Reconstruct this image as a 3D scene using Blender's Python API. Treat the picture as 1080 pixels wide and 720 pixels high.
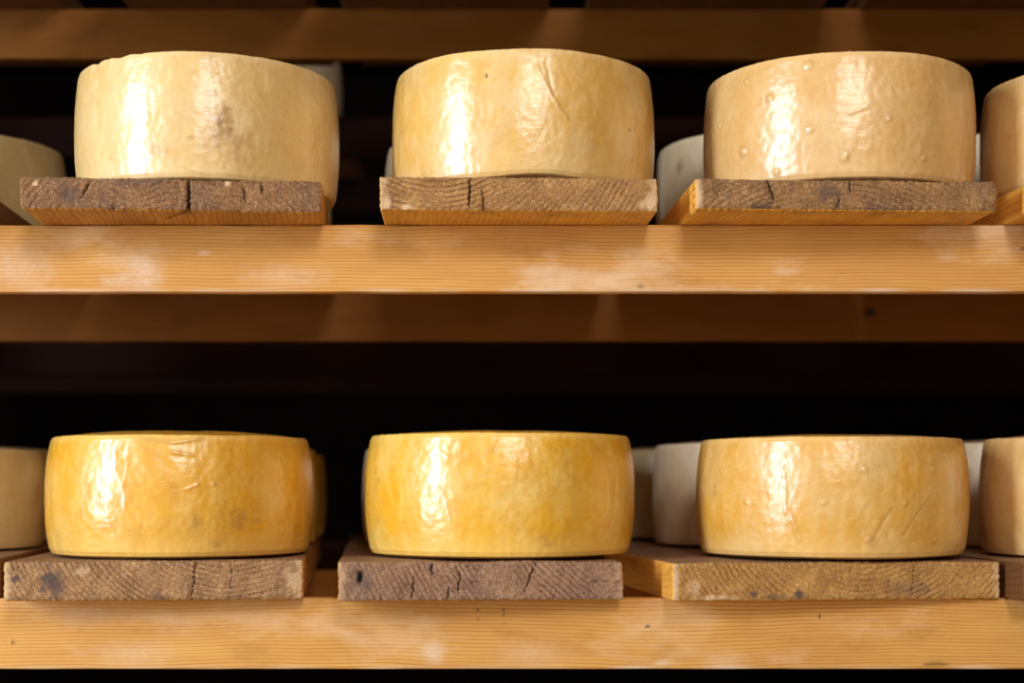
import bpy, bmesh, math, random
from mathutils import Vector, noise

for o in list(bpy.data.objects):
    bpy.data.objects.remove(o, do_unlink=True)
S = bpy.context.scene
COL = S.collection
R = math.radians

# ------------------------------------------------------------------ camera
F = 1650.0                      # focal length in pixels of the 1080 px wide frame
HOR = 513.0                     # image row of the horizon
cam_d = bpy.data.cameras.new('camera')
cam = bpy.data.objects.new('camera', cam_d)
COL.objects.link(cam)
cam.location = (0, 0, 0)
cam.rotation_euler = (R(90), 0, 0)
cam_d.sensor_width = 36.0
cam_d.lens = F / 1080.0 * 36.0
cam_d.shift_y = (HOR - 360.0) / 1080.0
cam_d.clip_start = 0.05
cam_d.clip_end = 60
cam_d.dof.use_dof = True
cam_d.dof.focus_distance = 1.94
cam_d.dof.aperture_fstop = 2.6
S.camera = cam

# ------------------------------------------------------------------ light
S.view_settings.view_transform = 'Standard'
S.view_settings.look = 'None'
S.view_settings.gamma = 1.0
S.view_settings.use_curve_mapping = False
S.view_settings.exposure = 0.12

w = bpy.data.worlds.new('cellar_air')
S.world = w
w.use_nodes = True
w.node_tree.nodes['Background'].inputs[0].default_value = (1.0, 0.88, 0.74, 1)
w.node_tree.nodes['Background'].inputs[1].default_value = 0.47


def area(name, loc, target, sx, sy, power, color):
    d = bpy.data.lights.new(name, 'AREA')
    d.shape = 'RECTANGLE'
    d.size = sx
    d.size_y = sy
    d.energy = power
    d.color = color
    o = bpy.data.objects.new(name, d)
    COL.objects.link(o)
    o.location = loc
    o.rotation_euler = (Vector(target) - Vector(loc)).to_track_quat('-Z', 'Y').to_euler()
    return o


area('window_daylight', (-3.35, -0.25, 0.80), (0, 2.0, 0.25), 0.52, 2.2, 165, (0.76, 0.87, 1.0))
area('cellar_lamp', (0.45, -1.5, 1.75), (0, 2.0, 0.25), 0.58, 0.8, 46, (0.98, 0.95, 0.92))


# ------------------------------------------------------------------ helpers
def P(px, Y):
    return (px - 540.0) * Y / F


def H(py, Y):
    return (HOR - py) * Y / F


def tag(o, label=None, cat=None, group=None, kind=None):
    if label: o['label'] = label
    if cat: o['category'] = cat
    if group: o['group'] = group
    if kind: o['kind'] = kind
    return o


def link_mesh(name, me, parent=None):
    o = bpy.data.objects.new(name, me)
    COL.objects.link(o)
    if parent: o.parent = parent
    return o


def nz(x, y, z):
    return noise.noise(Vector((x, y, z)))


def sstep(a, b, x):
    t = min(1.0, max(0.0, (x - a) / (b - a)))
    return t * t * (3 - 2 * t)


# ------------------------------------------------------------------ node helpers
class NT:
    def __init__(self, name):
        self.m = bpy.data.materials.new(name)
        self.m.use_nodes = True
        self.t = self.m.node_tree
        self.b = self.t.nodes['Principled BSDF']

    def n(self, typ, **kw):
        x = self.t.nodes.new(typ)
        for k, v in kw.items():
            setattr(x, k, v)
        return x

    def l(self, a, b):
        self.t.links.new(a, b)

    def coord(self, scale=(1, 1, 1), loc=(0, 0, 0), rot=(0, 0, 0)):
        tc = self.n('ShaderNodeTexCoord')
        mp = self.n('ShaderNodeMapping')
        mp.inputs['Scale'].default_value = scale
        mp.inputs['Location'].default_value = loc
        mp.inputs['Rotation'].default_value = rot
        self.l(tc.outputs['Object'], mp.inputs['Vector'])
        return mp.outputs['Vector']

    def noise(self, vec, scale, detail=4, rough=0.55, dist=0.0):
        x = self.n('ShaderNodeTexNoise')
        self.l(vec, x.inputs['Vector'])
        x.inputs['Scale'].default_value = scale
        x.inputs['Detail'].default_value = detail
        x.inputs['Roughness'].default_value = rough
        x.inputs['Distortion'].default_value = dist
        return x.outputs['Fac']

    def ramp(self, fac, stops, interp='LINEAR'):
        x = self.n('ShaderNodeValToRGB')
        x.color_ramp.interpolation = interp
        e = x.color_ramp.elements
        while len(e) < len(stops):
            e.new(0.5)
        for i, (p, c) in enumerate(stops):
            e[i].position = p
            e[i].color = (c, c, c, 1) if isinstance(c, (int, float)) else (*c, 1)
        self.l(fac, x.inputs['Fac'])
        return x.outputs['Color']

    def mix(self, fac, a, b, mode='MIX'):
        x = self.n('ShaderNodeMix', data_type='RGBA', blend_type=mode)
        x.clamp_factor = True
        for s, v in ((x.inputs['Factor'], fac), (x.inputs['A'], a), (x.inputs['B'], b)):
            if isinstance(v, (int, float)):
                s.default_value = v
            elif isinstance(v, tuple):
                s.default_value = (*v, 1)
            else:
                self.l(v, s)
        return x.outputs['Result']

    def math(self, op, a, b=0.0, clamp=False):
        x = self.n('ShaderNodeMath', operation=op)
        x.use_clamp = clamp
        for s, v in ((x.inputs[0], a), (x.inputs[1], b)):
            if isinstance(v, (int, float)):
                s.default_value = v
            else:
                self.l(v, s)
        return x.outputs[0]

    def attr(self, name):
        x = self.n('ShaderNodeAttribute')
        x.attribute_name = name
        return x.outputs['Fac']

    def bump(self, h, strength, dist=0.002, prev=None):
        x = self.n('ShaderNodeBump')
        x.inputs['Strength'].default_value = strength
        x.inputs['Distance'].default_value = dist
        self.l(h, x.inputs['Height'])
        if prev is not None:
            self.l(prev, x.inputs['Normal'])
        return x.outputs['Normal']


# ------------------------------------------------------------------ materials
def mat_cheese(name, cream, gold, amber, gloss=0.5, seed=0.0, mottle=0.5, streak=1.0):
    t = NT(name)
    v = t.coord(loc=(seed, seed * 1.7, seed * 0.6))
    vz = t.coord(scale=(1, 1, 0.35), loc=(seed * 2, seed, 3))
    vx = t.coord(scale=(1, 1, 5.0), loc=(seed, 2, seed))
    big = t.noise(v, 13, 5, 0.6)
    med = t.noise(v, 42, 5, 0.65, 0.4)
    ver = t.noise(vz, 60, 3, 0.6)
    fin = t.noise(v, 260, 3, 0.6)
    c = t.mix(t.ramp(big, [(0.34, 0.0), (0.56, 1.0)]), cream, gold)
    c = t.mix(t.math('MULTIPLY', t.ramp(med, [(0.47, 0.0), (0.68, 1.0)]), mottle), c, amber)
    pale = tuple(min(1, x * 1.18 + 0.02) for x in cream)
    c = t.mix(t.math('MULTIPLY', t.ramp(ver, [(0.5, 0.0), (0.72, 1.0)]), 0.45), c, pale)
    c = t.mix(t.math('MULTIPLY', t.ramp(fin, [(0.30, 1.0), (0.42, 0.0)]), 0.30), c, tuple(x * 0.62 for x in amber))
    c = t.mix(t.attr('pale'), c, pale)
    c = t.mix(t.attr('stain'), c, (0.38, 0.18, 0.05))
    c = t.mix(t.attr('spot'), c, (0.03, 0.018, 0.01))
    t.l(c, t.b.inputs['Base Color'])
    rg = t.ramp(t.noise(v, 70, 4, 0.7), [(0.3, 0.30), (0.7, 0.46)])
    t.l(rg, t.b.inputs['Roughness'])
    t.b.inputs['Coat Weight'].default_value = gloss
    t.b.inputs['Coat Roughness'].default_value = 0.22
    t.b.inputs['Coat IOR'].default_value = 1.62
    t.b.inputs['Subsurface Weight'].default_value = 0.06
    t.b.inputs['Subsurface Radius'].default_value = (1.0, 0.5, 0.2)
    t.b.inputs['Subsurface Scale'].default_value = 0.006
    n = t.bump(t.noise(v, 34, 4, 0.6, 0.6), 0.08, 0.0035)
    n = t.bump(t.noise(vx, 45, 4, 0.7, 0.3), 0.20 * streak, 0.002, n)
    n = t.bump(t.noise(v, 330, 3, 0.7), 0.22, 0.001, n)
    t.l(n, t.b.inputs['Normal'])
    t.l(n, t.b.inputs['Coat Normal'])
    return t.m


def mat_beam(name, seed, light=(0.72, 0.375, 0.095), deep=(0.46, 0.165, 0.028), scuff=0.55):
    t = NT(name)
    v = t.coord(loc=(seed, seed, seed))
    wob = t.noise(t.coord(scale=(1.1, 1, 2.0), loc=(seed, 0, 0)), 2.2, 3, 0.5)
    lines = t.coord(scale=(0.35, 30, 150), loc=(seed, 0, seed))
    # annual rings sliced lengthwise: long fine lines that wander
    sx = t.n('ShaderNodeSeparateXYZ')
    t.l(v, sx.inputs[0])
    ph = t.math('ADD', t.math('MULTIPLY', sx.outputs['Z'], 1350.0), t.math('MULTIPLY', wob, 42.0))
    fine = t.noise(lines, 1.0, 3, 0.6)
    ph = t.math('ADD', ph, t.math('MULTIPLY', fine, 2.6))
    ln = t.math('ADD', t.math('MULTIPLY', t.math('SINE', ph), 0.5), 0.5)
    ln = t.ramp(ln, [(0.62, 0.0), (1.0, 1.0)])
    vis = t.ramp(t.noise(t.coord(scale=(2.5, 1, 14), loc=(seed, 3, 1)), 1.4, 3, 0.6), [(0.3, 0.4), (0.7, 1.0)])
    big = t.noise(t.coord(scale=(3.2, 1, 12), loc=(seed * 3, 0, seed)), 1.5, 4, 0.6)
    c = t.mix(t.ramp(big, [(0.34, 0.0), (0.62, 1.0)]), light, tuple((a * 0.62 + b * 0.38) for a, b in zip(light, deep)))
    c = t.mix(t.math('MULTIPLY', t.math('MULTIPLY', ln, vis), 0.92), c, deep)
    fib = t.noise(t.coord(scale=(6, 200, 420), loc=(0, seed, 0)), 1.0, 2, 0.6)
    c = t.mix(t.math('MULTIPLY', t.ramp(fib, [(0.52, 0), (0.75, 1)]), 0.35), c, deep)
    sc = t.noise(t.coord(scale=(5, 5, 13), loc=(seed, 9, seed)), 1.2, 6, 0.62)
    c = t.mix(t.math('MULTIPLY', t.ramp(sc, [(0.53, 0.0), (0.72, 1.0)]), scuff), c, (0.82, 0.58, 0.36))
    st = t.noise(t.coord(scale=(4, 4, 9), loc=(seed + 5, 1, 2)), 2.0, 4, 0.6)
    c = t.mix(t.math('MULTIPLY', t.ramp(st, [(0.58, 0.0), (0.72, 1.0)]), 0.35), c, tuple(x * 0.6 for x in deep))
    c = t.mix(t.attr('pale'), c, (0.80, 0.66, 0.52))
    c = t.mix(t.attr('stain'), c, (0.10, 0.045, 0.02))
    c = t.mix(t.attr('spot'), c, (0.02, 0.01, 0.006))
    t.l(c, t.b.inputs['Base Color'])
    t.b.inputs['Roughness'].default_value = 0.55
    t.b.inputs['Specular IOR Level'].default_value = 0.25
    n = t.bump(ln, 0.25, 0.0006)
    n = t.bump(fib, 0.25, 0.0006, n)
    t.l(n, t.b.inputs['Normal'])
    return t.m


def mat_endgrain(name, pith, seed, light, dark, grey, ring=950.0, ring_str=0.75, greyness=0.5):
    t = NT(name)
    tc = t.n('ShaderNodeTexCoord')
    sub = t.n('ShaderNodeVectorMath', operation='SUBTRACT')
    t.l(tc.outputs['Object'], sub.inputs[0])
    sub.inputs[1].default_value = (pith[0], 0, pith[1])
    mul = t.n('ShaderNodeVectorMath', operation='MULTIPLY')
    t.l(sub.outputs[0], mul.inputs[0])
    mul.inputs[1].default_value = (1, 0, 1)
    ln_ = t.n('ShaderNodeVectorMath', operation='LENGTH')
    t.l(mul.outputs[0], ln_.inputs[0])
    v = t.coord(loc=(seed, seed, seed))
    wob = t.noise(v, 22, 3, 0.6)
    ph = t.math('ADD', t.math('MULTIPLY', ln_.outputs['Value'], ring), t.math('MULTIPLY', wob, 9.0))
    ph = t.math('ADD', ph, t.math('MULTIPLY', t.noise(v, 190, 2, 0.6), 1.5))
    rg = t.math('ADD', t.math('MULTIPLY', t.math('SINE', ph), 0.5), 0.5)
    rg = t.ramp(rg, [(0.42, 0.0), (0.95, 1.0)])
    vis = t.ramp(t.noise(v, 14, 3, 0.6), [(0.42, 0.12), (0.60, 1.0)])
    rgv = t.math('MULTIPLY', rg, vis)
    pore = t.ramp(t.noise(v, 620, 3, 0.7), [(0.42, 1.0), (0.52, 0.0)])
    fleck = t.ramp(t.noise(v, 520, 3, 0.75), [(0.56, 0.0), (0.66, 1.0)])
    c = t.mix(t.ramp(t.noise(v, 34, 4, 0.6), [(0.35, 0), (0.65, 1)]), light, tuple((a + b) / 2 for a, b in zip(light, dark)))
    gm = t.ramp(t.noise(v, 17, 5, 0.65), [(0.44, 0.0), (0.62, 1.0)])
    c = t.mix(t.math('MULTIPLY', gm, greyness), c, grey)
    c = t.mix(t.math('MULTIPLY', t.ramp(t.noise(v, 150, 5, 0.75), [(0.48, 0), (0.62, 1)]), 0.45), c, dark)
    c = t.mix(t.math('MULTIPLY', rgv, ring_str), c, dark)
    c = t.mix(t.math('MULTIPLY', pore, 0.5), c, tuple(x * 0.45 for x in dark))
    c = t.mix(t.math('MULTIPLY', fleck, 0.55), c, (0.82, 0.60, 0.38))
    c = t.mix(t.attr('pale'), c, (0.74, 0.50, 0.27))
    c = t.mix(t.attr('stain'), c, (0.09, 0.06, 0.055))
    c = t.mix(t.attr('spot'), c, (0.012, 0.007, 0.004))
    t.l(c, t.b.inputs['Base Color'])
    t.b.inputs['Roughness'].default_value = 0.72
    t.b.inputs['Specular IOR Level'].default_value = 0.25
    h = t.math('SUBTRACT', t.math('MULTIPLY', rgv, -0.6), t.math('MULTIPLY', pore, 0.35))
    n = t.bump(h, 0.6, 0.0014)
    n = t.bump(t.noise(v, 520, 3, 0.7), 0.35, 0.0010, n)
    t.l(n, t.b.inputs['Normal'])
    return t.m


def mat_plankside(name, seed, light=(0.62, 0.27, 0.06), dark=(0.30, 0.105, 0.02)):
    t = NT(name)
    v = t.coord(loc=(seed, seed, seed))
    big = t.noise(t.coord(scale=(22, 3, 22), loc=(seed, 0, 0)), 1.0, 3, 0.6)
    sx = t.n('ShaderNodeSeparateXYZ')
    t.l(v, sx.inputs[0])
    ph = t.math('ADD', t.math('MULTIPLY', t.math('ADD', sx.outputs['X'], t.math('MULTIPLY', sx.outputs['Z'], 0.8)), 820.0),
                t.math('MULTIPLY', big, 30.0))
    ph = t.math('ADD', ph, t.math('MULTIPLY', sx.outputs['Y'], 40.0))
    ln = t.ramp(t.math('ADD', t.math('MULTIPLY', t.math('SINE', ph), 0.5), 0.5), [(0.5, 0.0), (1.0, 1.0)])
    c = t.mix(t.ramp(big, [(0.35, 0), (0.65, 1)]), light, tuple((a * 0.6 + b * 0.4) for a, b in zip(light, dark)))
    c = t.mix(t.math('MULTIPLY', ln, 0.38), c, dark)
    dirt = t.ramp(t.noise(v, 16, 5, 0.65), [(0.5, 0), (0.72, 1)])
    c = t.mix(t.math('MULTIPLY', dirt, 0.45), c, (0.13, 0.06, 0.025))
    c = t.mix(t.attr('spot'), c, (0.012, 0.007, 0.004))
    t.l(c, t.b.inputs['Base Color'])
    t.b.inputs['Roughness'].default_value = 0.6
    t.b.inputs['Specular IOR Level'].default_value = 0.3
    n = t.bump(ln, 0.35, 0.0008)
    n = t.bump(t.noise(v, 180, 3, 0.7), 0.35, 0.001, n)
    t.l(n, t.b.inputs['Normal'])
    return t.m


def mat_plain(name, col, rough=0.9, scale=6):
    t = NT(name)
    v = t.coord()
    c = t.mix(t.noise(v, scale, 5, 0.6), tuple(x * 0.6 for x in col), tuple(x * 1.3 for x in col))
    t.l(c, t.b.inputs['Base Color'])
    t.b.inputs['Roughness'].default_value = rough
    t.b.inputs['Specular IOR Level'].default_value = 0.05
    t.l(t.bump(t.noise(v, scale * 6, 4, 0.6), 0.4, 0.01), t.b.inputs['Normal'])
    return t.m


# ------------------------------------------------------------------ the room
def slab(name, x0, x1, y0, y1, z0, z1, mat):
    bm = bmesh.new()
    bmesh.ops.create_cube(bm, size=1)
    for q in bm.verts:
        q.co = ((x0 + x1) / 2 + q.co.x * (x1 - x0), (y0 + y1) / 2 + q.co.y * (y1 - y0), (z0 + z1) / 2 + q.co.z * (z1 - z0))
    me = bpy.data.meshes.new(name)
    bm.to_mesh(me)
    bm.free()
    me.materials.append(mat)
    return tag(link_mesh(name, me), kind='structure')


FLOOR_Z = -1.15
stone = mat_plain('cellar_plaster_shade_black', (0.004, 0.002, 0.0012))  # blackness of the unlit background is painted into this plaster
floor_stone = mat_plain('pale_stone_floor', (0.52, 0.40, 0.27), 0.7, 3)
slab('floor', -4.5, 4.5, -4.0, 6.1, FLOOR_Z - 0.1, FLOOR_Z, floor_stone)
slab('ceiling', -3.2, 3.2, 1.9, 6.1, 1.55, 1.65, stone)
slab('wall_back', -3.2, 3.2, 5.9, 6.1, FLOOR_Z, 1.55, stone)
slab('wall_right_light_blocker', 3.0, 3.2, -4.0, 5.9, FLOOR_Z, 2.4, mat_plain('ochre_plaster', (0.20, 0.11, 0.05)))  # unseen wall, run forward to block ambient light from the right
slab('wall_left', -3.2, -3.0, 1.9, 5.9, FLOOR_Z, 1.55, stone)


# ------------------------------------------------------------------ lattice box (beams, planks)
def lattice_box(name, xs, ys, zs, rad, shape, mats, matf, parent=None, smooth=True):
    """shell of a box on a lattice; shape(p, n) -> (Vector, pale, stain, spot)"""
    nx, ny, nz_ = len(xs) - 1, len(ys) - 1, len(zs) - 1
    ids, vs, at = {}, [], []
    cx, cy, cz = (xs[0] + xs[-1]) / 2, (ys[0] + ys[-1]) / 2, (zs[0] + zs[-1]) / 2
    hx, hy, hz = (xs[-1] - xs[0]) / 2, (ys[-1] - ys[0]) / 2, (zs[-1] - zs[0]) / 2

    def vid(i, j, k):
        key = (i, j, k)
        if key in ids: return ids[key]
        p = Vector((xs[i] - cx, ys[j] - cy, zs[k] - cz))
        q = Vector((max(-hx + rad, min(hx - rad, p.x)), max(-hy + rad, min(hy - rad, p.y)), max(-hz + rad, min(hz - rad, p.z))))
        d = p - q
        nrm = d.normalized() if d.length > 1e-9 else Vector((0, -1, 0))
        p2 = q + nrm * rad + Vector((cx, cy, cz))
        p3, a, b, c = shape(p2, nrm)
        ids[key] = len(vs)
        vs.append(p3)
        at.append((a, b, c))
        return ids[key]

    faces, mi = [], []

    def quad(a, b, c, d, m):
        faces.append((a, b, c, d))
        mi.append(m)

    for i in range(nx):
        for k in range(nz_):
            quad(vid(i, 0, k), vid(i + 1, 0, k), vid(i + 1, 0, k + 1), vid(i, 0, k + 1), matf('front'))
            quad(vid(i, ny, k + 1), vid(i + 1, ny, k + 1), vid(i + 1, ny, k), vid(i, ny, k), matf('back'))
        for j in range(ny):
            quad(vid(i, j, nz_), vid(i + 1, j, nz_), vid(i + 1, j + 1, nz_), vid(i, j + 1, nz_), matf('top'))
            quad(vid(i, j + 1, 0), vid(i + 1, j + 1, 0), vid(i + 1, j, 0), vid(i, j, 0), matf('bottom'))
    for j in range(ny):
        for k in range(nz_):
            quad(vid(0, j + 1, k), vid(0, j, k), vid(0, j, k + 1), vid(0, j + 1, k + 1), matf('left'))
            quad(vid(nx, j, k), vid(nx, j + 1, k), vid(nx, j + 1, k + 1), vid(nx, j, k + 1), matf('right'))
    me = bpy.data.meshes.new(name)
    me.from_pydata([tuple(p) for p in vs], [], faces)
    for m in mats: me.materials.append(m)
    me.polygons.foreach_set('material_index', mi)
    me.polygons.foreach_set('use_smooth', [smooth] * len(faces))
    for s, nm in enumerate(('pale', 'stain', 'spot')):
        a = me.attributes.new(nm, 'FLOAT', 'POINT')
        a.data.foreach_set('value', [q[s] for q in at])
    me.update()
    return link_mesh(name, me, parent)


def lin(a, b, n):
    return [a + (b - a) * i / n for i in range(n + 1)]


def edge_lin(a, b, n, r):
    """n even cells plus extra lines inside the rounded edges"""
    return [a, a + r * 0.3, a + r] + lin(a + r * 2, b - r * 2, n) + [b - r, b - r * 0.3, b]


# ------------------------------------------------------------------ the racks
YF, TB = 2.0, 0.024
YB = 2.0 * 1.339
LEV = {'lower': (-0.2333, -0.1424), 'upper': (0.2485, 0.3345), 'top': (0.7321, 0.8182)}


def beam(name, x0, x1, yf, z0, z1, mat, parent, seed, marks=(), fine=True):
    xs = edge_lin(x0, x1, int((x1 - x0) / (0.003 if fine else 0.012)), 0.003) if fine else edge_lin(x0, x1, 560 if marks else 160, 0.003)
    # finer only inside the visible span
    if fine:
        xs = [x for x in xs if -0.72 < x < 0.72 or x in (xs[0], xs[1], xs[2], xs[-1], xs[-2], xs[-3]) or int(x * 1000) % 40 < 4]
    ys = edge_lin(yf, yf + TB, 2, 0.003)
    zs = edge_lin(z0, z1, 26 if fine else 14, 0.003)

    def shape(p, n):
        q = p.copy()
        e = nz(p.x * 9 + seed, p.z * 20, seed) * 0.0006
        q.y += e + nz(p.x * 2.2, p.z * 5 + seed, 1) * 0.0010
        if p.z < z0 + 0.004 or p.z > z1 - 0.004:
            q.z += nz(p.x * 14 + seed, seed, 2) * 0.0007
        pale = st = sp = 0.0
        for (mx, mz, rx, rz, kind, amt) in marks:
            d = math.hypot((p.x - mx) / rx, (p.z - mz) / rz) + nz(p.x * 70, p.z * 90, seed) * 0.35
            f = amt * (1 - sstep(0.45, 1.0, d))
            if kind == 'pale': pale = max(pale, amt * 0.8 * (1 - sstep(0.0, 1.35, d)) * (0.75 + 0.5 * nz(p.x * 200, p.z * 500, 3)))
            elif kind == 'stain': st = max(st, f)
            else: sp = max(sp, f)
        if fine and p.z < z0 + 0.005:
            pale = max(pale, 0.55 * max(0, nz(p.x * 16, seed, 5) + 0.25))
        return q, pale, st, sp

    return lattice_box(name, xs, ys, zs, 0.0028, shape, [mat], lambda f: 0, parent)


def rack(name, label, group, y0, mats, front_marks, lo, hi, fine, levels):
    root = bpy.data.objects.new(name, None)
    COL.objects.link(root)
    root.location = (0, 0, 0)
    tag(root, label, 'rack', group)
    yb = y0 + YB - YF
    k = 0
    for lv in levels:
        z0, z1 = LEV[lv]
        for where, yy in (('front', y0), ('back', yb)):
            mk = front_marks.get((lv, where), ())
            beam('shelf_beam', lo, hi, yy, z0, z1, mats[k % len(mats)], root, 3.1 * k + y0, mk, fine and where == 'front')
            k += 1
    for x in (lo + 0.02, hi - 0.08):
        for yy in (y0 + TB + 0.0005, yb - 0.0605):
            zs = edge_lin(FLOOR_Z, 1.35, 20, 0.004)
            lattice_box('upright', edge_lin(x, x + 0.06, 2, 0.004), edge_lin(yy, yy + 0.06, 2, 0.004), zs, 0.004,
                        lambda p, n: (p, 0, 0, 0), [mats[0]], lambda f: 0, root)
    return root


bm_front_u = mat_beam('upper_front_pine', 2.0, scuff=0.65)
bm_front_l = mat_beam('lower_front_pine', 11.0, light=(0.72, 0.38, 0.095), deep=(0.46, 0.17, 0.030), scuff=0.5)
bm_back_a = mat_beam('back_pine_shaded', 21.0, light=(0.25, 0.084, 0.008), deep=(0.14, 0.041, 0.003), scuff=0.03)  # front pine darkened: the shade inside the rack is put into the colour
bm_back_b = mat_beam('back_pine_shaded_b', 31.0, light=(0.27, 0.090, 0.009), deep=(0.15, 0.044, 0.004), scuff=0.03)  # second back tone, shade worked into its colour as well
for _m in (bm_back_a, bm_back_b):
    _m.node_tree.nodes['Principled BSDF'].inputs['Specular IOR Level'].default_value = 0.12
bm_rear = mat_beam('rear_pine_shade_black', 41.0, light=(0.014, 0.003, 0.0006), deep=(0.007, 0.0015, 0.0003), scuff=0.0)  # near-black colour stands in for the lack of light on the second rack
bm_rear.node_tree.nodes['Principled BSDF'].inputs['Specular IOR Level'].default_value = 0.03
marks = {
    ('upper', 'front'): [
        (P(150, 2), H(285, 2), 0.030, 0.030, 'pale', 0.75), (P(128, 2), H(296, 2), 0.03, 0.012, 'pale', 0.6),
        (P(20, 2), H(282, 2), 0.05, 0.035, 'pale', 0.45), (P(215, 2), H(267, 2), 0.010, 0.004, 'pale', 0.9),
        (P(300, 2), H(292, 2), 0.06, 0.018, 'pale', 0.35), (P(585, 2), H(292, 2), 0.05, 0.018, 'pale', 0.35),
        (P(830, 2), H(286, 2), 0.022, 0.005, 'pale', 0.6), (P(1000, 2), H(272, 2), 0.012, 0.006, 'pale', 0.5),
        (P(1078, 2), H(262, 2), 0.003, 0.003, 'stain', 0.9), (P(676, 2), H(302, 2), 0.006, 0.004, 'stain', 0.5)],
    ('lower', 'front'): [
        (P(458, 2), H(688, 2), 0.016, 0.016, 'pale', 0.8), (P(700, 2), H(699, 2), 0.016, 0.005, 'pale', 0.7),
        (P(140, 2), H(690, 2), 0.06, 0.02, 'pale', 0.35), (P(560, 2), H(690, 2), 0.05, 0.02, 'pale', 0.3),
        (P(504, 2), H(643, 2), 0.0028, 0.0028, 'stain', 0.9), (P(531, 2), H(643, 2), 0.0028, 0.0028, 'stain', 0.9),
        (P(504, 2), H(653, 2), 0.0022, 0.0022, 'stain', 0.7), (P(532, 2), H(648, 2), 0.0022, 0.0022, 'stain', 0.7),
        (P(532, 2), H(657, 2), 0.0022, 0.0022, 'stain', 0.6),
        (P(683, 2), H(660, 2), 0.0030, 0.0030, 'stain', 0.9), (P(14, 2), H(677, 2), 0.0028, 0.0026, 'stain', 0.9),
        (P(864, 2), H(650, 2), 0.0022, 0.0035, 'stain', 0.9), (P(987, 2), H(700, 2), 0.022, 0.0030, 'stain', 0.7)],
    ('upper', 'back'): [(P(917, YB), H(330, YB), 0.014, 0.009, 'spot', 1.0)],
}
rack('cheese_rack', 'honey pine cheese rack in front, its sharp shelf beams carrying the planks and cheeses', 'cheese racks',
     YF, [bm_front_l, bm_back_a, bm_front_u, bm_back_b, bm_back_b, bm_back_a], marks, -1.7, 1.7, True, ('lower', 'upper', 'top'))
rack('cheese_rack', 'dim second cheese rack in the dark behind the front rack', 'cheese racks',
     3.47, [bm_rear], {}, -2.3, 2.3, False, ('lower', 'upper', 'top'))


# ------------------------------------------------------------------ planks
def seg_dist(px, pz, a, b):
    ax, az = a
    bx, bz = b
    dx, dz = bx - ax, bz - az
    L = dx * dx + dz * dz
    u = max(0, min(1, ((px - ax) * dx + (pz - az) * dz) / L)) if L > 0 else 0
    return math.hypot(px - ax - u * dx, pz - az - u * dz), u


side_mats = [mat_plankside('plank_side_orange', 1.0, (0.88, 0.45, 0.075), (0.50, 0.19, 0.02)), mat_plankside('plank_side_brown', 7.0, (0.62, 0.28, 0.05), (0.20, 0.065, 0.012)),
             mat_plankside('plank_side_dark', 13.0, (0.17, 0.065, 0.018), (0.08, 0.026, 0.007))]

top_mat = mat_plankside('plank_top_worn', 19.0, (0.30, 0.17, 0.09), (0.15, 0.075, 0.035))


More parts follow.
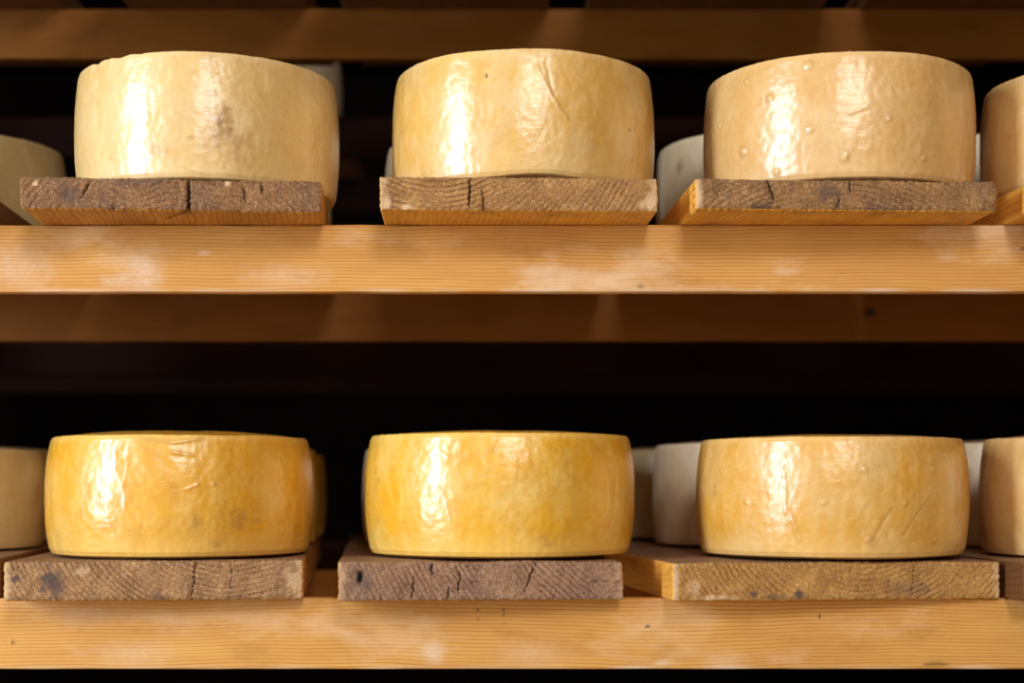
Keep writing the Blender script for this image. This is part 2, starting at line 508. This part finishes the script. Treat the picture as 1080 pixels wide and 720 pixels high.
def plank(label, x0, x1, yf, zb, zt, ang, endmat, sidemat, seed, group, cracks=(), blots=(), fine=True, yend=3.05, rough=1.0, rad=0.003,
          palerim=0.0):
    """x0/x1: left and right edge at the front end; local frame: x centred, y=0 front, z=0 underside"""
    wdt, th, ln = x1 - x0, zt - zb, (yend - yf)
    n = int(wdt / 0.0014) if fine else 40
    xs = edge_lin(-wdt / 2, wdt / 2, n, rad)
    ys = [0, rad * 0.3, rad, rad * 2] + ([0.010 + 0.006 * i for i in range(18)] if fine else [0.05]) + lin(0.13, ln - 0.02, 14) + [ln - rad, ln]
    zs = edge_lin(0, th, 26 if fine else 6, rad)

    def shape(p, nrm):
        q = p.copy()
        fr = 1 - sstep(0.0, 0.12, p.y)
        w_ = 0.0016 * rough
        # slightly uneven end, worn edges, long gentle warps
        q.z += (nz(p.x * 13 + seed, p.y * 3, seed) * w_ * 0.8) if p.z > th * 0.5 else abs(nz(p.x * 9 + seed, p.y * 4, seed + 4)) * w_ * 0.5
        q.x += nz(p.z * 40 + seed, p.y * 4, seed) * w_ * 0.6
        if p.y < 0.01:
            q.y += nz(p.x * 30, p.z * 40 + seed, 3) * 0.0016 * rough + nz(p.x * 160, p.z * 160, seed) * 0.0007 * rough
            edge = min(p.z, th - p.z, p.x + wdt / 2, wdt / 2 - p.x)
            if edge < 0.006:
                q += nrm * (nz(p.x * 220, p.z * 260, seed + 8) * 0.0011 * rough)
        pale = stn = spt = 0.0
        if p.y < 0.02:
            edge = min(p.x + wdt / 2, wdt / 2 - p.x)
            pale = palerim * (1 - sstep(0.002, 0.012, edge + nz(p.x * 100, p.z * 120, seed) * 0.006))
        for (cx, z0, z1, dx, wd, dp, run) in cracks:
            # cx from the left edge, running z0..z1 (fractions of the thickness), leaning by dx, run = length along the underside
            X = -wdt / 2 + cx
            zl, zh = z0 * th, z1 * th
            zz = min(max(p.z, zl), zh)
            uu = (zz - zl) / max(1e-6, zh - zl)
            jag = nz(zz * 260, seed, cx * 30) * 0.0022
            cxz = X + dx * (uu - 0.5) + jag
            if p.y < 0.012:
                d = math.hypot(p.x - cxz, p.z - zz)
                wl = wd * (0.35 + 0.65 * math.sin(math.pi * min(1, max(0.08, uu if run == 0 else 0.15 + uu * 0.7))))
                f = 1 - sstep(wl * 0.5, wl * 1.5, d)
                if f > 0:
                    q.y += dp * f
                    spt = max(spt, f)
            if run > 0 and p.z < 0.006 and p.y < run:
                c2 = X - dx * 0.5 + jag * 0.5 + p.y * 0.55 * (1 if dx <= 0 else -1)
                d = abs(p.x - c2)
                wl = wd * (1 - p.y / run) + 0.0004
                f = 1 - sstep(wl * 0.5, wl * 1.5, d)
                if f > 0:
                    q.z += dp * 0.5 * f
                    spt = max(spt, f)
        if p.y < 0.012:
            for (bx, bz, br, bz2, kind, amt) in blots:
                d = math.hypot((p.x + wdt / 2 - bx) / br, (p.z - bz * th) / bz2) + nz(p.x * 120, p.z * 120, seed + 1) * 0.5
                f = amt * (1 - sstep(0.3, 1.1, d))
                if kind == 'stain': stn = max(stn, f)
                elif kind == 'pale': pale = max(pale, f)
                else:
                    spt = max(spt, f)
                    q.y += 0.004 * f
        return q, pale, stn, spt

    o = lattice_box('plank', xs, ys, zs, rad, shape, [sidemat, endmat, top_mat], lambda f: 1 if f in ('front', 'back') else 2 if f == 'top' else 0)
    o.location = ((x0 + x1) / 2, yf, zb)
    o.rotation_euler = (0, 0, R(ang))
    return tag(o, label, 'plank', group)


zbu, zbl = 0.3347, -0.1422
GU, GL, GT = 'planks on the upper shelf', 'planks on the lower shelf', 'planks on the top shelf'
YU = 1.90
e_u1 = mat_endgrain('end_grain_upper_left', (0.02, -0.12), 1.0, (0.40, 0.19, 0.070), (0.12, 0.045, 0.015), (0.22, 0.115, 0.065), 900, 0.55, 0.65)
e_u2 = mat_endgrain('end_grain_upper_middle', (-0.10, 0.15), 5.0, (0.60, 0.31, 0.095), (0.20, 0.07, 0.015), (0.38, 0.185, 0.070), 1000, 0.8, 0.4)
e_u3 = mat_endgrain('end_grain_upper_right', (-0.02, -0.20), 9.0, (0.48, 0.245, 0.082), (0.15, 0.058, 0.015), (0.25, 0.13, 0.063), 950, 0.6, 0.75)
e_l1 = mat_endgrain('end_grain_lower_left', (0.09, 0.17), 13.0, (0.58, 0.31, 0.125), (0.16, 0.062, 0.02), (0.34, 0.185, 0.095), 1000, 0.85, 0.45)
e_l2 = mat_endgrain('end_grain_lower_middle', (0.28, 0.22), 17.0, (0.47, 0.26, 0.14), (0.16, 0.065, 0.035), (0.29, 0.165, 0.12), 950, 0.85, 0.6)
e_l3 = mat_endgrain('end_grain_lower_right', (0.03, 0.16), 21.0, (0.66, 0.35, 0.095), (0.28, 0.105, 0.016), (0.42, 0.215, 0.065), 950, 0.8, 0.35)
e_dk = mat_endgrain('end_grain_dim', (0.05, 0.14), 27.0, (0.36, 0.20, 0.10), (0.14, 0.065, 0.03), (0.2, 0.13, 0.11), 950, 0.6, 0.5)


def px2(a, Y):
    return a * Y / F


plank('grey-brown plank on the upper shelf, cracked at mid-end, under the brown-stained cheese', P(25, YU), P(339, YU), YU,
      zbu, H(188.5, YU), 5.0, e_u1, side_mats[1], 1.3, GU,
      cracks=[(px2(174, YU), 0, 1, 0.001, 0.0016, 0.010, 0.07), (px2(232, YU), 0.3, 0.8, -0.002, 0.0008, 0.004, 0),
              (px2(251, YU), 0.55, 1, -0.003, 0.0008, 0.004, 0), (px2(68, YU), 0.35, 0.9, 0.010, 0.0011, 0.004, 0),],
      blots=[(px2(52, YU), 0.45, 0.016, 0.016, 'stain', 0.55), (px2(95, YU), 0.07, 0.003, 0.003, 'spot', 1), (px2(215, YU), 0.92, 0.004, 0.004, 'pale', 1),
             (px2(16, YU), 0.8, 0.004, 0.004, 'pale', .9), (px2(120, YU), 0.9, 0.05, 0.008, 'stain', 0.35)], rough=1.3, rad=0.0045)
plank('tan plank with a single upright crack on the upper shelf under the middle cheese', P(401, YU), P(694, YU), YU,
      zbu, H(187.5, YU), 2.0, e_u2, side_mats[0], 2.6, GU,
      cracks=[(px2(94, YU), 0.08, 0.95, 0.003, 0.0010, 0.007, 0), (px2(108, YU), 0, 0.62, -0.001, 0.0006, 0.004, 0.06)],
      blots=[(px2(6, YU), 0.2, 0.008, 0.02, 'pale', 0.9), (px2(28, YU), 0.03, 0.008, 0.006, 'pale', 1), (px2(286, YU), 0.3, 0.016, 0.014, 'pale', 0.7)],
      palerim=0.6, rad=0.0022)
plank('grey-brown plank with pale left corner on the upper shelf under the blistered cheese', P(732, YU), P(1055, YU), YU,
      zbu, H(189.5, YU), 3.0, e_u3, side_mats[0], 3.9, GU,
      cracks=[(px2(80, YU), 0.25, 1, -0.007, 0.0009, 0.006, 0), (px2(165, YU), 0.6, 1, 0.001, 0.0008, 0.004, 0), (px2(152, YU), 0.05, 0.45, 0.001, 0.0008, 0.004, 0)],
      blots=[(px2(140, YU), 0.6, 0.02, 0.012, 'stain', 0.6), (px2(70, YU), 0.08, 0.014, 0.006, 'stain', 0.8), (px2(200, YU), 0.05, 0.06, 0.005, 'stain', 0.5),
             (px2(3, YU), 0.4, 0.005, 0.03, 'pale', 0.9)],
      rough=1.1, rad=0.0055)
plank('plank end at the right edge of the upper shelf under the cut-off cheese', P(1089, YU), P(1395, YU), YU,
      zbu, H(189, YU), 2.5, e_u2, side_mats[0], 5.0, GU, rad=0.004)
plank('dark plank at the left edge of the upper shelf under the half-hidden cheese', -1.03, -0.660, YU,
      zbu, H(188, YU), 4.2, e_dk, side_mats[2], 6.0, GU, fine=False)

YL = 1.95
plank('grey plank with dark blot on its left end, lower shelf, below the leftmost full cheese', P(8, YL), P(319, YL), YL,
      zbl, H(591, YL), 6.0, e_l1, side_mats[1], 7.1, GL,
      cracks=[(px2(196, YL), 0.0, 0.95, 0.005, 0.0005, 0.005, 0), (px2(235, YL), 0.1, 0.95, 0.001, 0.0004, 0.002, 0)],
      blots=[(px2(50, YL), 0.5, 0.018, 0.022, 'stain', 0.85), (px2(12, YL), 0.55, 0.007, 0.006, 'stain', 0.8), (px2(162, YL), 0.08, 0.014, 0.006, 'stain', 0.6),
             (px2(80, YL), 0.75, 0.012, 0.008, 'pale', 0.55), (px2(300, YL), 0.5, 0.012, 0.018, 'pale', 0.55)], rough=1.1, palerim=0.7, rad=0.0045)
plank('greyish plank with a dark knot at its left corner, under the bright yellow cheese', P(357.5, YL), P(659, YL), YL,
      zbl, H(592, YL), 5.0, e_l2, side_mats[1], 8.4, GL,
      cracks=[(px2(202, YL), 0.2, 0.95, 0.016, 0.0007, 0.004, 0), (px2(127, YL), 0.2, 0.75, 0.003, 0.0008, 0.004, 0), (px2(78, YL), 0.1, 0.6, 0.001, 0.0008, 0.004, 0),
              (px2(115, YL), 0.0, 0.35, 0.004, 0.0008, 0.004, 0), (px2(99, YL), 0.6, 0.95, 0.001, 0.0009, 0.004, 0)],
      blots=[(px2(23, YL), 0.6, 0.005, 0.0075, 'spot', 1), (px2(24, YL), 0.5, 0.016, 0.022, 'stain', 0.55), (px2(98, YL), 0.85, 0.006, 0.008, 'stain', 0.6)],
      rough=1.15, palerim=0.4, rad=0.003)
Y3 = 1.965
plank('golden-brown plank with arched rings on the lower shelf under the rightmost full cheese', P(706, Y3), P(1063, Y3), Y3,
      zbl, H(592.5, Y3), 7.0, e_l3, side_mats[0], 9.7, GL,
      cracks=[(px2(260, Y3), 0.15, 0.9, 0.002, 0.0004, 0.001, 0)],
      blots=[(px2(136, Y3), 0.15, 0.008, 0.007, 'stain', 0.9), (px2(86, Y3), 0.15, 0.008, 0.006, 'stain', 0.8), (px2(110, Y3), 0.08, 0.03, 0.005, 'stain', 0.5),
             (px2(22, Y3), 0.35, 0.012, 0.014, 'pale', 0.5), (px2(45, Y3), 0.05, 0.03, 0.005, 'pale', 0.9), (px2(254, Y3), 0.3, 0.035, 0.015, 'stain', 0.4),
             (px2(3, Y3), 0.5, 0.005, 0.03, 'pale', 0.9)],
      palerim=0.8, rad=0.003)
plank('dark plank at the right edge of the lower shelf under the cut-off cheese', 0.634, 0.99, 1.955,
      zbl, -0.0935, 5.0, e_dk, side_mats[2], 11.0, GL, fine=False)
plank('dark plank at the left edge of the lower shelf under the dim cheeses', -1.02, -0.652, 1.975,
      zbl, -0.091, 7.0, e_dk, side_mats[2], 12.0, GL, fine=False)
# the shelf above: only the undersides show along the top of the frame
zt = 0.8184
for lab, a, b in (('dark underside of the plank at the left end above the top beam', -1.02, -0.766),
                  ('dark underside of the second plank from the left above the top beam', -0.656, -0.347),
                  ('dark underside of the middle plank of five above the top beam', -0.290, 0.0645),
                  ('dark underside of the widest plank, right of the middle one, above the top beam', 0.129, 0.532),
                  ('dark underside of the plank at the right end above the top beam', 0.596, 0.92)):
    plank(lab, a, b, 1.9, zt, zt + 0.04, 0.0, e_dk, side_mats[2], 20 + a, GT, fine=False)


# ------------------------------------------------------------------ cheese wheels
def cheese_mesh(name, Rr, h, mat, seed, res=1.0, bulge=0.035, dome=0.008, tilt=(0, 0), lift=None, pimples=(), creases=(), stains=(), spots=(),
                alpha=0.0, rimr=0.0035, palebase=0.35, paletop=0.25, lump=1.0, rimdents=()):
    """features are given as (u, v): u = -1..1 across the side facing the aisle, v = 0..1 up the side"""
    NSg = int(300 * res)
    prof = [(0.0, 0.0), (0.4, 0.0), (0.86, 0.0)]
    rb = 0.004 / Rr
    for i in range(5):
        a = math.pi / 2 * i / 4
        prof.append((1 - bulge - rb + rb * math.sin(a), (0.0024 + 0.004 * (1 - math.cos(a))) / h))
    nside = int(52 * res)
    t0, t1 = 0.0064 / h, 1 - rimr / h
    for i in range(1, nside):
        t = t0 + (t1 - t0) * i / nside
        s = abs(2 * t - 1)
        prof.append((1 - bulge * s ** 2.3, t))
    rr = rimr / Rr
    for i in range(6):
        a = math.pi / 2 * i / 5
        prof.append((1 - bulge - rr + rr * math.cos(a), 1 - (rimr / h) * (1 - math.sin(a))))
    prof += [(0.90, 1.0), (0.86, 1.0 + 0.10 * dome / h), (0.75, 1 + 0.42 * dome / h), (0.55, 1 + 0.75 * dome / h), (0.3, 1 + 0.95 * dome / h), (0.0, 1 + dome / h)]

    def th(u):
        return math.asin(max(-0.99, min(0.99, u))) + alpha      # angle from the -Y direction

    Pm = [(th(u), v * h, r, hh) for (u, v, r, hh) in pimples]
    Cr = [([(th(u), v * h) for (u, v) in pts], wd, hh) for (pts, wd, hh) in creases]
    St = [(th(u), v * h, ru, rv, a) for (u, v, ru, rv, a) in stains]
    Sp = [(th(u), v * h, r, a) for (u, v, r, a) in spots]
    Rd = [(th(u), wdt, dz, dr) for (u, wdt, dz, dr) in rimdents]
    vs, at = [], []
    np_ = len(prof)
    for (rf, tz) in prof[1:-1]:
        for s in range(NSg):
            ang = -math.pi + 2 * math.pi * s / NSg
            sx, cy = math.sin(ang), -math.cos(ang)
            r, z = rf * Rr, tz * h
            pale = stn = spt = 0.0
            r *= 1 + 0.0075 * lump * nz(sx * 1.6 + seed, cy * 1.6, z * 3) * 1.5
            side = 0.9 < rf
            if side:
                r += 0.0006 * lump * nz(sx * Rr * 45 + seed, cy * Rr * 45, z * 30) + 0.0004 * nz(sx * Rr * 150 + seed, cy * Rr * 150, z * 110)
            z += h * 0.006 * lump * nz(sx * 2.0, cy * 2.0, seed) * tz
            if tz > 0.9 and side:
                z += 0.0003 * nz(sx * 9, cy * 9, seed + 3) + 0.0004 * nz(sx * 40, cy * 40, seed + 3)
            z += tz * (tilt[0] * r * sx + tilt[1] * r * cy)
            for (ta, wdt, dz, dr) in Rd:
                f = math.exp(-((ang - ta) / wdt) ** 2) * sstep(0.80, 1.0, tz)
                z -= dz * f
                if side: r -= dr * f
            if lift and tz < 0.12:
                f = math.exp(-((ang - th(lift[0])) / lift[1]) ** 2) * (1 - sstep(0.0, 0.12, tz))
                z += lift[2] * f
            if side and abs(ang) < 2.0:
                for (ta, pz, pr, hh) in Pm:
                    dx = (ang - ta) * Rr
                    if abs(dx) < pr * 3 and abs(z - pz) < pr * 3:
                        d2 = (dx * dx + (z - pz) ** 2) / (pr * pr)
                        r += hh * math.exp(-d2 * 1.6)
                        pale = max(pale, 0.5 * math.exp(-d2 * 2))
                        stn = max(stn, 0.30 * math.exp(-(math.sqrt(d2) - 1.25) ** 2 * 8))
                for (pts, wd, hh) in Cr:
                    best = 9
                    for (a, b) in zip(pts, pts[1:]):
                        d, _ = seg_dist(ang * Rr, z, (a[0] * Rr, a[1]), (b[0] * Rr, b[1]))
                        best = min(best, d)
                    if best < wd * 3:
                        f = math.exp(-(best / wd) ** 2)
                        r += hh * f
                        stn = max(stn, 0.28 * f)
                for (ta, pz, ru, rv, a) in St:
                    dx = (ang - ta) * Rr
                    if abs(dx) < ru * 2 and abs(z - pz) < rv * 2:
                        d = math.hypot(dx / ru, (z - pz) / rv)
                        m = 1 - sstep(0.15, 1.15, d + nz(ang * 14 + seed, z * 80, 4) * 0.75)
                        m *= 0.55 + 0.75 * max(0, 0.5 + nz(ang * 34 + seed, z * 200, 7))
                        stn = max(stn, a * m)
                for (ta, pz, pr, a) in Sp:
                    dx = (ang - ta) * Rr
                    if abs(dx) < pr * 2 and abs(z - pz) < pr * 3:
                        spt = max(spt, a * (1 - sstep(0.5, 1.2, math.hypot(dx / pr, (z - pz) / (pr * 1.5)))))
            zb_ = tz + nz(ang * 5, seed, 2) * 0.07
            pale = max(pale, palebase * (1 - sstep(0.03, 0.26, zb_)), paletop * sstep(0.93, 0.985, tz) if tz <= 1.0 else 0)  # the pale line on the top rim is a painted edge highlight
            vs.append((r * sx, r * cy, z))
            at.append((pale, stn, spt))
    n_r = np_ - 2
    b0 = len(vs)
    vs.append((0, 0, 0))
    at.append((0, 0, 0))
    vs.append((0, 0, h + dome))
    at.append((0, 0, 0))
    faces = []
    for i in range(n_r - 1):
        for s in range(NSg):
            s2 = (s + 1) % NSg
            faces.append((i * NSg + s, i * NSg + s2, (i + 1) * NSg + s2, (i + 1) * NSg + s))
    for s in range(NSg):
        s2 = (s + 1) % NSg
        faces.append((b0, s2, s))
        faces.append((b0 + 1, (n_r - 1) * NSg + s, (n_r - 1) * NSg + s2))
    me = bpy.data.meshes.new(name)
    me.from_pydata(vs, [], faces)
    me.materials.append(mat)
    me.polygons.foreach_set('use_smooth', [True] * len(faces))
    for k, nm in enumerate(('pale', 'stain', 'spot')):
        a = me.attributes.new(nm, 'FLOAT', 'POINT')
        a.data.foreach_set('value', [q[k] for q in at])
    me.update()
    return me


def cheese(label, x, y, z, Rr, h, mat, seed, group, rot=0.0, **kw):
    kw.setdefault('alpha', math.atan2(-x, y) * -1)
    # the side seen from the aisle turns away with x
    kw['alpha'] = -math.atan2(x, y) * 1.0
    o = link_mesh('cheese', cheese_mesh('cheese', Rr, h, mat, seed, **kw))
    o.location = (x, y, z)
    o.rotation_euler = (0, 0, rot)
    return tag(o, label, 'cheese', group)


CU, CL = 'cheese wheels at the front of the upper shelf', 'cheese wheels at the front of the lower shelf'
BU, BL = 'cheese wheels in the row behind, upper shelf', 'cheese wheels in the rows behind, lower shelf'
m_u1 = mat_cheese('rind_cream', (0.74, 0.52, 0.235), (0.74, 0.48, 0.17), (0.68, 0.38, 0.10), 0.6, 1.0, 0.35)
m_u2 = mat_cheese('rind_straw', (0.75, 0.51, 0.215), (0.74, 0.43, 0.10), (0.70, 0.36, 0.055), 0.65, 4.0, 0.5)
m_u3 = mat_cheese('rind_cream_blistered', (0.73, 0.47, 0.20), (0.71, 0.41, 0.13), (0.65, 0.33, 0.075), 0.6, 8.0, 0.4)
m_l1 = mat_cheese('rind_amber', (0.75, 0.45, 0.09), (0.80, 0.39, 0.018), (0.70, 0.28, 0.012), 0.8, 12.0, 0.6)
m_l2 = mat_cheese('rind_yellow', (0.80, 0.51, 0.11), (0.82, 0.42, 0.018), (0.72, 0.31, 0.014), 0.75, 16.0, 0.6)
m_l3 = mat_cheese('rind_straw_lined', (0.74, 0.47, 0.16), (0.75, 0.39, 0.06), (0.66, 0.30, 0.025), 0.65, 20.0, 0.55)
m_b1 = mat_cheese('rind_pale', (0.76, 0.60, 0.40), (0.72, 0.54, 0.32), (0.62, 0.42, 0.20), 0.3, 24.0, 0.3)
m_b2 = mat_cheese('rind_dim_yellow', (0.62, 0.46, 0.24), (0.62, 0.42, 0.17), (0.56, 0.34, 0.10), 0.4, 28.0, 0.4)

YC = 2.078
rU = lambda a: a * YC / F
hU, zU = 0.158, H(188.5, YU) + 0.001
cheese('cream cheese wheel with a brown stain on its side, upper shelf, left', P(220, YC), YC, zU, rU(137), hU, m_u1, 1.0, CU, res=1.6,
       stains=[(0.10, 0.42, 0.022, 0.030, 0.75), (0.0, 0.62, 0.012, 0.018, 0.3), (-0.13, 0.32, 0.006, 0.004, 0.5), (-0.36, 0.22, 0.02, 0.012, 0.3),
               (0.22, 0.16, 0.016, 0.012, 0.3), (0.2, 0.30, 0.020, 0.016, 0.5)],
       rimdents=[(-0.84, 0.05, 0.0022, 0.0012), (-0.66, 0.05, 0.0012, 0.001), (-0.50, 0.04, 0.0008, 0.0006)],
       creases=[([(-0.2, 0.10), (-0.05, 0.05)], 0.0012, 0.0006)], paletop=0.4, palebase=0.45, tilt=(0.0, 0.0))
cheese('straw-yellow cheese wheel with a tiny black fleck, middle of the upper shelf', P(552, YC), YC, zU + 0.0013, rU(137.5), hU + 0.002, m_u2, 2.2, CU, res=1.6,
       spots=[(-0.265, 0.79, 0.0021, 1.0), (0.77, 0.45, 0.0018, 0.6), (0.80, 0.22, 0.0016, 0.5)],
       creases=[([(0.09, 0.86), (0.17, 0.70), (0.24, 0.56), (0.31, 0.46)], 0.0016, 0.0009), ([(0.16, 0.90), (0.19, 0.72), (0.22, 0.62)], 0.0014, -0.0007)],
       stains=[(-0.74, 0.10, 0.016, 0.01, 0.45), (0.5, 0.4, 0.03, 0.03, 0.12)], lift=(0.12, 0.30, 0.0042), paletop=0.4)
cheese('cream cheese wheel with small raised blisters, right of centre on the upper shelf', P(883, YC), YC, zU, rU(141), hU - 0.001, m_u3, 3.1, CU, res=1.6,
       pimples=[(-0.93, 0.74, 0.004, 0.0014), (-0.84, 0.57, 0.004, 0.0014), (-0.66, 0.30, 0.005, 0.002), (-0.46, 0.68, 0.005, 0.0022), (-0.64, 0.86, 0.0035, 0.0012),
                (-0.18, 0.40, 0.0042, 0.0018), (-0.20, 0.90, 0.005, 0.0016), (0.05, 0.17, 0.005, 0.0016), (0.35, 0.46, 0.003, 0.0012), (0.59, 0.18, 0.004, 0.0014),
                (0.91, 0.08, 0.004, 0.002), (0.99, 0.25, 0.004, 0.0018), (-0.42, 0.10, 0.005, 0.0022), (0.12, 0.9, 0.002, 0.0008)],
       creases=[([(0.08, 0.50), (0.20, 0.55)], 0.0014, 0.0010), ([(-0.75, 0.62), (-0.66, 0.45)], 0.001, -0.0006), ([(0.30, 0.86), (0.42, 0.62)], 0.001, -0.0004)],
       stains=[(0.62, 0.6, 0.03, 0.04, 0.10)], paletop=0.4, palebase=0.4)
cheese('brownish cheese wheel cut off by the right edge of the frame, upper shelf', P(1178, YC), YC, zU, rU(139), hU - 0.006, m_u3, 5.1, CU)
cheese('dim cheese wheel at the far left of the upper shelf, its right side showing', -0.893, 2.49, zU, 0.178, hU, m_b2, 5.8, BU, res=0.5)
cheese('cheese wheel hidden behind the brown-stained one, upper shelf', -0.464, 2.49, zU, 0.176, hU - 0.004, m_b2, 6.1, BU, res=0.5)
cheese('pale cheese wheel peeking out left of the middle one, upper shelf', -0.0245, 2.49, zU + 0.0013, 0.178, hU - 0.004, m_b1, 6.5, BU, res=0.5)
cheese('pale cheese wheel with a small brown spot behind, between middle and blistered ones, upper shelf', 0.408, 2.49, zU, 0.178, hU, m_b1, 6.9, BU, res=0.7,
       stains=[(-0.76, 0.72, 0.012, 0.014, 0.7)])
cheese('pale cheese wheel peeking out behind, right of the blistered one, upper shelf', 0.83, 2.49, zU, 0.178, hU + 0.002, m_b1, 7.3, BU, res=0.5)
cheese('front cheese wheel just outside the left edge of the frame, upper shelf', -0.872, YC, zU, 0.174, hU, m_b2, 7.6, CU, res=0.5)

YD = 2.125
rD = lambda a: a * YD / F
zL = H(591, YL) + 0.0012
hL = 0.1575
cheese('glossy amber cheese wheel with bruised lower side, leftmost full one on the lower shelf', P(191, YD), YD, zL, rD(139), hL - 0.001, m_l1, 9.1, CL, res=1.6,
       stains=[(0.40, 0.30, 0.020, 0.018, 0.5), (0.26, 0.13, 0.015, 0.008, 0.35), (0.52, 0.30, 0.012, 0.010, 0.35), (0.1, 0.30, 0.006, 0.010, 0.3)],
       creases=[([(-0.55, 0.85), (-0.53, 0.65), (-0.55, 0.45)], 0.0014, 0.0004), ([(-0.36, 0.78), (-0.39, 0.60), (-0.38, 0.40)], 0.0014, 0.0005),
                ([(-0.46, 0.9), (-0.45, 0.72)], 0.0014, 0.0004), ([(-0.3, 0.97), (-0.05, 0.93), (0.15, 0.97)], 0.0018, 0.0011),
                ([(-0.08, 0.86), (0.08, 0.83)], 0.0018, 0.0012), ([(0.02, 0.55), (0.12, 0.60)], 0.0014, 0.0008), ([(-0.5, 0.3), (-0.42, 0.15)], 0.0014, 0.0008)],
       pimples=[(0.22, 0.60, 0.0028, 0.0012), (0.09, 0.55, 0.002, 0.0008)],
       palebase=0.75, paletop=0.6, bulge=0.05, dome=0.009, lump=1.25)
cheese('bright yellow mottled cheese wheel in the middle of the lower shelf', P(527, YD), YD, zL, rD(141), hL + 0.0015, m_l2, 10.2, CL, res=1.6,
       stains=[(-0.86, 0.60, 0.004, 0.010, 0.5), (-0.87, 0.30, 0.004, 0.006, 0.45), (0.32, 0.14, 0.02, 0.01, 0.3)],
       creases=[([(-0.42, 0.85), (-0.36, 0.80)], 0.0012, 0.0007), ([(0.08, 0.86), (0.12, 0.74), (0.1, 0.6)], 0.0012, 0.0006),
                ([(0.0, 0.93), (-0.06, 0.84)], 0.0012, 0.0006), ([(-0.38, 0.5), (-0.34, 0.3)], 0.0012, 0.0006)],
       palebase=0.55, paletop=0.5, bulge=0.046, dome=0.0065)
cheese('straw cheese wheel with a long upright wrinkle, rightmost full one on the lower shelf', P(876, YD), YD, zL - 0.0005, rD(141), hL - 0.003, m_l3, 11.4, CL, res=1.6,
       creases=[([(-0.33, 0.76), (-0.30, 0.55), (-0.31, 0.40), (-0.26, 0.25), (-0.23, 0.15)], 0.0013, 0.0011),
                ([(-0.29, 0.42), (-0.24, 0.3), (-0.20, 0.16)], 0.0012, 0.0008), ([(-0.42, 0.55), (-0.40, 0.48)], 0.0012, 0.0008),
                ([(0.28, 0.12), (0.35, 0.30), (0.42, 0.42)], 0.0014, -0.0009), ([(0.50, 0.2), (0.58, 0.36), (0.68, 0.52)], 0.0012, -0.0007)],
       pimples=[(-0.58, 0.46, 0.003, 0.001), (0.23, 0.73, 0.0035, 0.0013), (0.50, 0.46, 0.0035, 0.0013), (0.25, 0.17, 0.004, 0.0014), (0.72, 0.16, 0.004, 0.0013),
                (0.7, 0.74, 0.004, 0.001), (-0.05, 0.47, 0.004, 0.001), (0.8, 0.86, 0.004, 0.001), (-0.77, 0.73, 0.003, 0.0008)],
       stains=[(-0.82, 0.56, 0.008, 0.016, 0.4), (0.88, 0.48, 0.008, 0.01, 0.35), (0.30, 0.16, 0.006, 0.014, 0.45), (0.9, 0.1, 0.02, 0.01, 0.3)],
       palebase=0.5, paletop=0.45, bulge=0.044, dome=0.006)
cheese('half-shaded cheese wheel cut off by the right edge of the frame, lower shelf', P(1180, YD), YD, zL - 0.002, rD(141), hL, m_u3, 12.5, CL, palebase=0.3)
cheese('dim olive-brown cheese wheel cut off by the left edge of the frame, lower shelf', P(43, 2.28) - 0.172, 2.28, -0.0903, 0.172, 0.143, m_b2, 13.1, BL, res=0.6)
cheese('cheese wheel sliver seen between the left cut-off one and the amber one, lower shelf', -0.925, 2.655, -0.0903, 0.175, 0.150, m_b2, 13.9, BL, res=0.5)
cheese('amber cheese wheel directly behind the glossy amber one, lower shelf', -0.486, 2.497, zL, 0.178, 0.150, m_l1, 14.1, BL, res=0.5)
cheese('deepest, darkest cheese wheel behind the glossy amber one, lower shelf', -0.518, 2.865, zL, 0.178, 0.148, m_l1, 14.5, BL, res=0.5)
cheese('pale cheese wheel sliver left of the bright yellow one, lower shelf', -0.0605, 2.497, zL, 0.178, 0.150, m_b1, 14.9, BL, res=0.5)
cheese('whitish cheese wheel behind the gap between bright yellow and straw ones, lower shelf', 0.402, 2.497, zL - 0.001, 0.178, 0.158, m_b1, 15.3, BL, res=0.7)
cheese('dim yellow cheese wheel third in depth, right beside the bright yellow one, lower shelf', 0.335, 2.865, zL - 0.001, 0.178, 0.157, m_b2, 15.7, BL, res=0.5)
cheese('bluish-white cheese wheel behind, right of the straw one, lower shelf', 0.83, 2.497, -0.0930, 0.178, 0.160, m_b1, 16.1, BL, res=0.7,
       stains=[(-0.5, 0.72, 0.008, 0.006, 0.5)])

# one wheel of the second rack catches light in the gap right of the brown-stained cheese
GR = 'goods on the dim second rack'
plank('dark plank on the second rack, far behind the brown-stained cheese', -0.75, -0.40, 3.37, 0.8184, 0.858, 0.0, e_dk, side_mats[2], 31.0, GR,
      fine=False, yend=4.3)
cheese('blurred pale cheese wheel on the second rack, seen right of the brown-stained cheese', -0.584, 3.72, 0.8592, 0.178, 0.155, m_b1, 33.0, GR, res=0.5)
